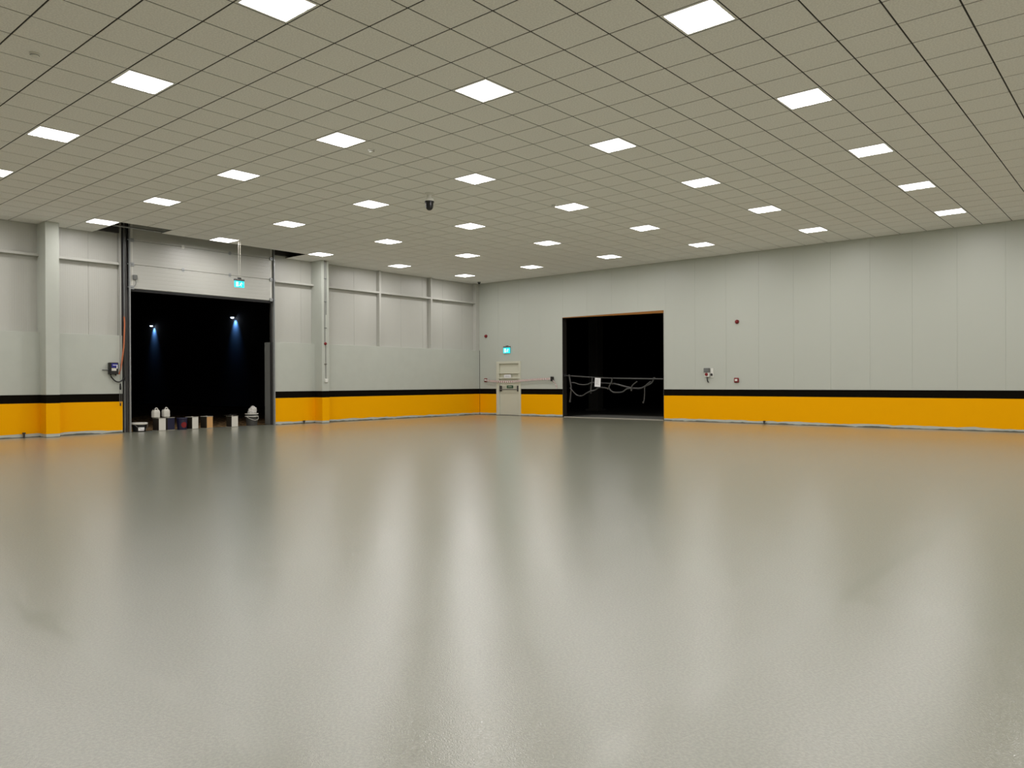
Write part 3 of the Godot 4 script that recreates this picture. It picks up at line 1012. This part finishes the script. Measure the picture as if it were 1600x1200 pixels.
func wall_things() -> void:
	# hanging exit sign before the sectional door
	var t := thing("exit_sign", "glowing cyan exit sign hanging on wires before the sectional door", "exit sign", Vector3(-18.5, 3.83, -10.55), PI / 2, "cyan exit signs")
	exit_face(t, 0.14, 0.085, 0.0)
	var s := st0()
	box(s, Vector3(-0.145, 0.088, -0.03), Vector3(0.145, 0.135, 0.03), 0.005)
	obj("housing", s, M.grey_plastic, t)
	s = st0()
	box(s, Vector3(-0.04, 0.135, -0.025), Vector3(0.05, 0.175, 0.025), 0.006)
	obj("cable_gland", s, M.steel_dark, t)
	for x in [-0.015, 0.035]:
		s = st0()
		tube(s, [Vector3(x, 0.17, 0), Vector3(x, H - 3.83, 0)], 0.0035, 6)
		obj("wire", s, M.trim, t)
	t = thing("exit_sign", "glowing cyan exit sign on the wall over the fire exit door", "exit sign", Vector3(-18.41, 2.39, ZB + 0.04), 0.0, "cyan exit signs")
	exit_face(t, 0.16, 0.1, 0.0)
	s = st0()
	box(s, Vector3(-0.16, 0.103, -0.04), Vector3(0.16, 0.15, 0.03), 0.006)
	box(s, Vector3(-0.15, -0.09, -0.04), Vector3(0.15, 0.103, -0.007), 0.004)
	obj("housing", s, M.grey_plastic, t)
	s = st0()
	box(s, Vector3(-0.05, 0.15, -0.04), Vector3(0.05, 0.18, 0.01), 0.006)
	obj("cable_gland", s, M.grey_plastic, t)
	# alarm sounders, call points
	for q in [[-19.47, "round red alarm sounder on wall near the room corner"], [-9.51, "round red alarm sounder on the plain panelled wall"]]:
		t = thing("alarm_sounder", q[1], "alarm", Vector3(q[0], 2.96, ZB), 0, "red alarm sounders")
		var xf := Transform3D(Basis(Vector3.RIGHT, PI / 2), Vector3.ZERO)
		s = st0()
		lathe(s, [Vector2(0.06, 0.0), Vector2(0.06, 0.03), Vector2(0.05, 0.035), Vector2(0, 0.035)], Vector3.ZERO, 20, xf)
		obj("base", s, M.red, t)
		s = st0()
		lathe(s, [Vector2(0.05, 0.035), Vector2(0.048, 0.06), Vector2(0.035, 0.08), Vector2(0, 0.085)], Vector3.ZERO, 20, xf)
		obj("horn", s, M.red, t)
	for q in [[-19.49, 1.3, "red call point where the striped tape is tied"], [-9.53, 1.25, "red and white call point on the plain panelled wall"]]:
		t = thing("call_point", q[2], "call point", Vector3(q[0], q[1], ZB), 0, "red fire call points")
		s = st0()
		box(s, Vector3(-0.07, -0.07, 0), Vector3(0.07, 0.07, 0.045), 0.012)
		obj("housing", s, M.red, t)
		s = st0()
		box(s, Vector3(-0.04, -0.025, 0.045), Vector3(0.04, 0.035, 0.05), 0.003)
		obj("press_pane", s, M.white_plastic, t)
		s = st0()
		lathe(s, [Vector2(0.012, 0.0), Vector2(0.012, 0.006), Vector2(0, 0.006)], Vector3.ZERO, 10, Transform3D(Basis(Vector3.RIGHT, PI / 2), Vector3(0, -0.048, 0.045)))
		obj("key_hole", s, M.black_plastic, t)
	# switch box with plug beside the doorway
	t = thing("switch_box", "dark grey switch box with socket and dangling lead on panelled wall", "switch box", Vector3(-10.43, 1.42, ZB))
	s = st0()
	box(s, Vector3(-0.11, 0.07, 0), Vector3(0.06, 0.2, 0.09), 0.008)
	obj("lid", s, M.grey_plastic, t)
	s = st0()
	box(s, Vector3(-0.09, -0.07, 0), Vector3(0.06, 0.07, 0.07), 0.008)
	obj("socket_body", s, M.white_plastic, t)
	s = st0()
	lathe(s, [Vector2(0.045, 0.0), Vector2(0.045, 0.03), Vector2(0.035, 0.035), Vector2(0, 0.035)], Vector3.ZERO, 16, Transform3D(Basis(Vector3.RIGHT, PI / 2), Vector3(-0.02, 0.01, 0.07)))
	obj("dial", s, M.red, t, "dark red round switch")
	s = st0()
	lathe(s, [Vector2(0.04, 0.0), Vector2(0.04, 0.06), Vector2(0.03, 0.07), Vector2(0, 0.07)], Vector3.ZERO, 16, Transform3D(Basis(Vector3.RIGHT, PI / 2), Vector3(0.125, 0.0, 0.0)), Vector2(0.7, 1.0))
	obj("plug", s, M.black_plastic, t)
	s = st0()
	box(s, Vector3(0.08, -0.09, 0), Vector3(0.17, 0.19, 0.02), 0.006)
	obj("back_plate", s, M.white_plastic, t)
	s = st0()
	tube(s, smooth_path([Vector3(-0.02, -0.06, 0.04), Vector3(-0.01, -0.13, 0.05), Vector3(0.0, -0.2, 0.04), Vector3(0.03, -0.23, 0.03)], 5), 0.016)
	obj("lead", s, M.black_plastic, t)
	# striped barrier tape from the call point across the fire door to the reel
	t = thing("tape_reel", "small black tape reel box on wall beside the dark doorway", "tape reel", Vector3(-16.3, 1.32, ZB))
	s = st0()
	box(s, Vector3(-0.06, -0.07, 0), Vector3(0.04, 0.09, 0.09), 0.012)
	obj("case", s, M.black_plastic, t)
	s = st0()
	lathe(s, [Vector2(0.035, 0.0), Vector2(0.035, 0.02), Vector2(0, 0.02)], Vector3.ZERO, 14, Transform3D(Basis(Vector3.RIGHT, PI / 2), Vector3(0.0, -0.03, 0.09)))
	obj("spool", s, M.rubber, t)
	tape("red and white striped barrier tape stretched across the fire exit door", smooth_path(v2([[-19.43, 1.3], [-18.97, 1.255], [-18.15, 1.245], [-17.54, 1.285], [-16.95, 1.32], [-16.36, 1.335]], ZB + 0.075), 9), 0.075)
	tape("red and white tape end hanging from the black reel", smooth_path([Vector3(-16.26, 1.29, ZB + 0.08), Vector3(-16.2, 1.2, ZB + 0.05), Vector3(-16.13, 1.08, ZB + 0.03), Vector3(-16.15, 0.98, ZB + 0.02)], 4), 0.05)
	# control box of the sectional door with cables
	t = thing("control_box", "black door control box with blue and white labels beside the shutter", "control box", Vector3(XL, 1.605, -7.877))
	s = st0()
	box(s, Vector3(0, -0.145, -0.105), Vector3(0.12, 0.145, 0.105), 0.01)
	obj("case", s, M.black_plastic, t)
	s = st0()
	box(s, Vector3(0.1201, 0.02, -0.085), Vector3(0.123, 0.125, 0.06), 0.0)
	obj("blue_panel", s, M.blue_label, t)
	s = st0()
	box(s, Vector3(0.123, 0.075, -0.05), Vector3(0.1245, 0.088, 0.035))
	box(s, Vector3(0.123, -0.005, -0.08), Vector3(0.1245, 0.09, -0.058))
	obj("label_print", s, M.paper, t)
	s = st0()
	box(s, Vector3(0.1201, -0.06, -0.05), Vector3(0.123, 0.005, 0.06), 0.0)
	obj("keypad", s, M.label_white, t)
	s = st0()
	tube(s, [Vector3(0.03, -0.04, 0.1), Vector3(0.03, -0.04, 0.24)], 0.013)
	obj("inlet_pipe", s, M.grey_plastic, t)
	for q in [-0.06, 0.06]:
		s = st0()
		lathe(s, [Vector2(0.018, 0.0), Vector2(0.018, -0.03), Vector2(0.01, -0.035)], Vector3(0.06, -0.145, q), 10)
		obj("cable_gland", s, M.black_plastic, t)
	cable("control_cable", "dark cable looping from control box to the shutter track", [[1.415, -7.82], [1.37, -7.85], [1.29, -7.93], [1.27, -8.02], [1.32, -8.1], [1.40, -8.16]], -19.76, 0.016, M.black_plastic)
	cable("orange_cable", "orange cable running down the shutter jamb to the control box", [[2.9, -8.14], [2.71, -8.15], [2.43, -8.14], [2.18, -8.13], [1.86, -8.09], [1.6, -8.05], [1.46, -8.01]], -19.75, 0.018, M.orange)
	cable("grey_cable", "grey cable running up the shutter jamb behind the orange one", [[1.3, -8.18], [2.0, -8.17], [3.0, -8.19], [4.0, -8.2], [5.1, -8.19]], -19.79, 0.018, M.cable_grey)
	t = thing("pull_cord", "thin pull cord with dark handle hanging beside the shutter", "pull cord", Vector3(-19.72, 0, -8.03))
	s = st0()
	tube(s, [Vector3(0, 1.12, 0), Vector3(0.0, 2.4, 0.002), Vector3(-0.05, H + 0.3, 0)], 0.006, 6)
	tube(s, [Vector3(0, 1.12, -0.02), Vector3(0, 0.74, -0.018)], 0.006, 6)
	tube(s, [Vector3(0, 1.12, 0.02), Vector3(0, 0.74, 0.018)], 0.006, 6)
	obj("cord", s, M.steel, t)
	s = st0()
	lathe(s, [Vector2(0.0, 1.24), Vector2(0.018, 1.22), Vector2(0.026, 1.12), Vector2(0.02, 1.08), Vector2(0, 1.07)], Vector3.ZERO, 12)
	obj("handle", s, M.black_plastic, t)
	s = st0()
	lathe(s, [Vector2(0.0, 0.75), Vector2(0.016, 0.74), Vector2(0.016, 0.68), Vector2(0, 0.67)], Vector3.ZERO, 10)
	obj("end_weight", s, M.steel_dark, t)
	# conduit on the second column
	t = thing("conduit", "thin conduit down the column with red button and switch", "conduit", Vector3(-19.44, 0, -13.92))
	s = st0()
	tube(s, [Vector3(0.012, 2.42, 0.02), Vector3(0.012, H - 0.002, 0.02)], 0.011)
	obj("pipe", s, M.steel, t)
	s = st0()
	tube(s, [Vector3(0.012, 3.3, -0.03), Vector3(0.012, H - 0.002, -0.03)], 0.009)
	obj("pipe", s, M.steel, t)
	s = st0()
	tube(s, [Vector3(0.01, 1.32, -0.01), Vector3(0.01, 2.42, -0.01)], 0.008)
	obj("pipe", s, M.steel, t)
	s = st0()
	lathe(s, [Vector2(0.045, 0.0), Vector2(0.045, 0.03), Vector2(0.03, 0.05), Vector2(0, 0.05)], Vector3.ZERO, 16, Transform3D(Basis(Vector3.BACK, -PI / 2), Vector3(0, 2.42, 0.005)))
	obj("red_button", s, M.red, t, "round red alarm button")
	s = st0()
	box(s, Vector3(0, 1.24, -0.06), Vector3(0.05, 1.35, 0.04), 0.008)
	obj("switch", s, M.white_plastic, t, "small white wall switch")
	for yy in [1.8, 2.9, 3.7, 4.4]:
		s = st0()
		box(s, Vector3(0, yy - 0.012, -0.045), Vector3(0.026, yy + 0.012, 0.04), 0.004)
		obj("clip", s, M.grey_plastic, t)
	# cut anchor stubs at the wall foot
	for q in [[Vector3(XL + 0.06, 0, -5.93), "dark pipe stub at the wall foot left of first column", 0.12], [Vector3(XL + 0.05, 0, -13.38), "dark pipe stub at the wall foot between shutter and conduit column", 0.09], [Vector3(-8.69, 0, ZB + 0.05), "dark pipe stub at the foot of the plain panelled wall", 0.09]]:
		t = thing("pipe_stub", q[1], "pipe stub", q[0], 0, "pipe stubs at the wall foot")
		s = st0()
		lathe(s, [Vector2(0.022, 0.0), Vector2(0.022, q[2] - 0.02)], Vector3.ZERO, 12)
		obj("pipe", s, M.steel_dark, t)
		s = st0()
		lathe(s, [Vector2(0.034, q[2] - 0.03), Vector2(0.034, q[2]), Vector2(0.0, q[2])], Vector3.ZERO, 12)
		obj("cap", s, M.steel_dark, t)

func cable(called: String, label: String, pts: Array, x: float, r: float, m: Material) -> void:
	var t := thing(called, label, "cable")
	var a := []
	for q in pts:
		a.append(Vector3(x, q[0], q[1]))
	var s := st0()
	tube(s, smooth_path(a, 6), r, 8)
	obj("cable_body", s, m, t)

func tape(label: String, path: Array, h: float) -> void:
	var t := thing("barrier_tape", label, "barrier tape", Vector3.ZERO, 0, "striped barrier tape")
	var rd := st0()
	var wh := st0()
	for i in path.size() - 1:
		var a: Vector3 = path[i]
		var b: Vector3 = path[i + 1]
		var up := Vector3.UP * h / 2
		if absf(b.y - a.y) > absf(b.x - a.x):
			up = Vector3.RIGHT * h / 2
		var th := Vector3(0, 0, 0.0015)
		quad(wh, a - up + th, b - up + th, b + up + th, a + up + th, Vector3(0, 0, 1))
		quad(wh, a - up, b - up, b + up, a + up, Vector3(0, 0, -1))
		quad(wh, a + up, b + up, b + up + th, a + up + th, Vector3.UP)
		quad(wh, a - up, b - up, b - up + th, a - up + th, Vector3.DOWN)
		# slanted red stripe printed on the band
		var sl := (b - a) * 0.2
		var p := a.lerp(b, 0.1) + th * 1.4
		var q := a.lerp(b, 0.5) + th * 1.4
		for z in [Vector3.ZERO, -th * 2.0]:
			quad(rd, p - up + z, q - up + z, q + up + sl + z, p + up + sl + z, Vector3(0, 0, 1 if z == Vector3.ZERO else -1))
	obj("band", wh, M.tape_white, t)
	var r := obj("red_stripes", rd, M.tape_red, t, "dark red slanted stripes")
	r.set_meta("kind", "stuff")

# ------------------------------------------------------------------ cans and buckets at the door
func tin(label: String, at: Vector3, turn: float, front: Material, side: Material, h := 0.33, lean := 0.0) -> Node3D:
	var t := thing("paint_tin", label, "tin can", at, turn, "square tins at the door")
	var w := 0.115
	var s := st0()
	var xf := Transform3D(Basis(Vector3(1, 0, 0), lean), Vector3.ZERO)
	box(s, Vector3(-w, 0.006, -w), Vector3(w, h - 0.006, w), 0.014, xf)
	obj("body", s, side, t)
	s = st0()
	for yy in [0.0, h - 0.012]:
		box(s, Vector3(-w - 0.003, yy, -w - 0.003), Vector3(w + 0.003, yy + 0.012, -w + 0.01), 0.003, xf)
		box(s, Vector3(-w - 0.003, yy, w - 0.01), Vector3(w + 0.003, yy + 0.012, w + 0.003), 0.003, xf)
		box(s, Vector3(-w - 0.003, yy, -w), Vector3(-w + 0.01, yy + 0.012, w), 0.003, xf)
		box(s, Vector3(w - 0.01, yy, -w), Vector3(w + 0.003, yy + 0.012, w), 0.003, xf)
	obj("rim", s, M.tin, t)
	s = st0()
	box(s, Vector3(w, 0.016, -w + 0.012), Vector3(w + 0.0025, h - 0.016, w - 0.012), 0.0, xf)
	obj("label_face", s, front, t)
	s = st0()
	lathe(s, [Vector2(0.03, h - 0.006), Vector2(0.03, h + 0.012), Vector2(0.0, h + 0.012)], Vector3(0.04, 0, 0.04), 12, xf)
	obj("cap", s, M.tin, t)
	return t

func jerrycan(label: String, at: Vector3, turn: float) -> void:
	var t := thing("jerrycan", label, "jerrycan", at, turn, "white jerrycans on the tins")
	var s := st0()
	# body: box with a shouldered top, narrower toward the neck
	var prof := [[0.0, 0.068, 0.082], [0.012, 0.075, 0.092], [0.14, 0.075, 0.092], [0.18, 0.068, 0.082], [0.2, 0.055, 0.062]]
	for i in prof.size() - 1:
		var a: Array = prof[i]
		var b: Array = prof[i + 1]
		for k in 12:
			var p := []
			var c0 := rr(k, 12)
			var c1 := rr(k + 1, 12)
			p.append(Vector3(c0.x * a[1], a[0], c0.y * a[2]))
			p.append(Vector3(c1.x * a[1], a[0], c1.y * a[2]))
			p.append(Vector3(c1.x * b[1], b[0], c1.y * b[2]))
			p.append(Vector3(c0.x * b[1], b[0], c0.y * b[2]))
			var m: Vector3 = (p[1] - p[0]).cross(p[2] - p[0]).normalized()
			if m.dot(Vector3((c0 + c1).x, 0.0, (c0 + c1).y)) < 0:
				m = -m
			quad(s, p[0], p[1], p[2], p[3], m)
	box(s, Vector3(-0.05, 0.195, -0.056), Vector3(0.05, 0.201, 0.056), 0.002)
	obj("body", s, M.jerry, t)
	s = st0()
	tube(s, smooth_path([Vector3(0, 0.195, -0.06), Vector3(0, 0.235, -0.045), Vector3(0, 0.24, 0.0), Vector3(0, 0.2, 0.025)], 4), 0.013)
	obj("handle", s, M.jerry, t)
	s = st0()
	lathe(s, [Vector2(0.022, 0.195), Vector2(0.022, 0.235), Vector2(0.0, 0.235)], Vector3(0.0, 0, 0.055), 12)
	obj("cap", s, M.black_plastic, t)

func rr(k: int, n: int) -> Vector2:
	var a := TAU * (k + 0.5) / n
	var c := Vector2(cos(a), sin(a))
	return Vector2(signf(c.x) * pow(absf(c.x), 0.45), signf(c.y) * pow(absf(c.y), 0.45))

func pail(called: String, label: String, cat: String, at: Vector3, r0: float, r1: float, h: float, m: Material) -> Node3D:
	var t := thing(called, label, cat, at, 0, "buckets at the door")
	var s := st0()
	lathe(s, [Vector2(0, 0), Vector2(r0, 0), Vector2(r1, h), Vector2(r1 - 0.006, h), Vector2(r0 - 0.006, 0.01), Vector2(0, 0.01)], Vector3.ZERO, 26)
	obj("body", s, m, t)
	return t

func door_clutter() -> void:
	var x := -19.88
	# black tub with white lid
	var t := pail("black_tub", "low black plastic tub with white lid at the shutter edge", "bucket", Vector3(x - 0.02, 0, -8.56), 0.15, 0.175, 0.2, M.black_plastic)
	var s := st0()
	lathe(s, [Vector2(0.19, 0.185), Vector2(0.195, 0.2), Vector2(0.195, 0.225), Vector2(0.185, 0.232), Vector2(0, 0.232)], Vector3.ZERO, 26)
	obj("lid", s, M.label_white, t, "white lid")
	s = st0()
	for k in 6:
		var a := -0.55 + k * 0.15
		var b := a + 0.15
		quad(s, Vector3(cos(a) * 0.163, 0.03, -sin(a) * 0.163), Vector3(cos(b) * 0.163, 0.03, -sin(b) * 0.163), Vector3(cos(b) * 0.172, 0.115, -sin(b) * 0.172), Vector3(cos(a) * 0.172, 0.115, -sin(a) * 0.172), Vector3(cos(a), 0, -sin(a)))
	obj("sticker", s, M.paper, t, "white sticker")
	s = st0()
	tube(s, smooth_path([Vector3(0.1, 0.19, -0.17), Vector3(0.22, 0.1, -0.1), Vector3(0.24, 0.06, 0.0), Vector3(0.22, 0.1, 0.1), Vector3(0.1, 0.19, 0.17)], 5), 0.004, 6)
	obj("wire_handle", s, M.steel, t)
	# tins
	tin("pale square tin under a white jerrycan, beside the blue bucket", Vector3(x, 0, -9.06), 0.25, M.label_white, M.tin_side)
	jerrycan("white jerrycan on the pale tin, nearer the black tub", Vector3(x - 0.02, 0.345, -8.98), 0.2)
	tin("dark blue square tin under the second white jerrycan", Vector3(x - 0.05, 0, -9.32), 0.2, M.blue_dark, M.tin_side, 0.335)
	jerrycan("white jerrycan on the dark blue tin", Vector3(x - 0.04, 0.35, -9.25), 0.15)
	t = pail("blue_bucket", "dark blue bucket with red round emblem between tins", "bucket", Vector3(x + 0.04, 0, -9.645), 0.115, 0.135, 0.3, M.blue_dark)
	s = st0()
	lathe(s, [Vector2(0.14, 0.29), Vector2(0.145, 0.3), Vector2(0.14, 0.315), Vector2(0.0, 0.315)], Vector3.ZERO, 24)
	obj("lid", s, M.blue_dark, t)
	s = st0()
	for k in 8:
		var a := -0.62 + k * 0.15
		var b := a + 0.15
		var ya := 0.075 * sqrt(maxf(0.0, 1.0 - pow((k - 4.0) / 4.05, 2)))
		var yb := 0.075 * sqrt(maxf(0.0, 1.0 - pow((k - 3.0) / 4.05, 2)))
		quad(s, Vector3(cos(a) * 0.128, 0.13 - ya, -sin(a) * 0.128), Vector3(cos(b) * 0.128, 0.13 - yb, -sin(b) * 0.128), Vector3(cos(b) * 0.134, 0.13 + yb, -sin(b) * 0.134), Vector3(cos(a) * 0.134, 0.13 + ya, -sin(a) * 0.134), Vector3(cos(a), 0, -sin(a)))
	obj("emblem", s, M.red, t, "round red emblem")
	tin("square tin with whitish label standing alone left of the tan labelled tin", Vector3(x, 0, -9.94), 0.3, M.label_white, M.tin_side, 0.33)
	t = tin("square tin with tan label in the middle of the opening", Vector3(x, 0, -10.35), 0.3, M.label_tan, M.tin_side, 0.33)
	t = tin("pale square tin with loose flat lid beside the grey bucket", Vector3(x, 0, -11.1), 0.15, M.label_white, M.tin_side, 0.31)
	var lid := thing("tin_lid", "loose dark flat lid lying tilted on the pale tin", "lid", Vector3(x - 0.02, 0.335, -11.06), 0.15)
	s = st0()
	box(s, Vector3(-0.12, 0, -0.13), Vector3(0.12, 0.008, 0.13), 0.003, Transform3D(Basis(Vector3(0, 0, 1), 0.08), Vector3.ZERO))
	obj("plate", s, M.steel_dark, lid)
	s = st0()
	lathe(s, [Vector2(0.025, 0.006), Vector2(0.025, 0.02), Vector2(0.0, 0.022)], Vector3.ZERO, 12)
	obj("knob", s, M.steel_dark, lid)
	# grey bucket with rim, wire handle and white rag heap on top
	t = pail("grey_bucket", "round grey bucket with pale rims and white bag on top", "bucket", Vector3(x - 0.25, 0, -11.85), 0.15, 0.175, 0.34, M.bucket_grey)
	s = st0()
	for yy in [0.325, 0.255]:
		lathe(s, [Vector2(0.172, yy), Vector2(0.19, yy + 0.004), Vector2(0.19, yy + 0.02), Vector2(0.172, yy + 0.026)], Vector3.ZERO, 26)
	obj("rim", s, M.label_white, t, "pale rim rings")
	s = st0()
	tube(s, smooth_path([Vector3(0.02, 0.27, 0.185), Vector3(0.14, 0.2, 0.13), Vector3(0.2, 0.16, 0.0), Vector3(0.14, 0.2, -0.13), Vector3(0.02, 0.27, -0.185)], 6), 0.006, 6)
	obj("wire_handle", s, M.label_white, t)
	var bag := thing("white_bag", "crumpled white plastic bag heaped on the grey bucket", "bag", Vector3(x - 0.25, 0.356, -11.86))
	s = st0()
	var nu := 20
	var nv := 10
	var pt := func(u: int, v: int) -> Vector3:
		var a := TAU * (u % nu) / nu
		var e := PI / 2 * v / nv
		var d := Vector3(cos(a) * cos(e), sin(e), sin(a) * cos(e))
		var r := 1.0 + 0.22 * noise.get_noise_3d(d.x * 90, d.y * 90, d.z * 90) + 0.12 * noise.get_noise_3d(d.x * 220, d.y * 220, d.z * 220)
		return Vector3(d.x * 0.12 * r, d.y * 0.2 * r, d.z * 0.13 * r - d.y * 0.03)
	for u in nu:
		for v in nv:
			var a: Vector3 = pt.call(u, v)
			var b: Vector3 = pt.call(u + 1, v)
			var c: Vector3 = pt.call(u + 1, v + 1)
			var d: Vector3 = pt.call(u, v + 1)
			var n1 := (b - a).cross(d - a).normalized()
			if n1.dot(a) < 0:
				n1 = -n1
			tri(s, a, b, c, n1, n1, n1)
			tri(s, a, c, d, n1, n1, n1)
	obj("bag_body", s, M.cloth, bag)
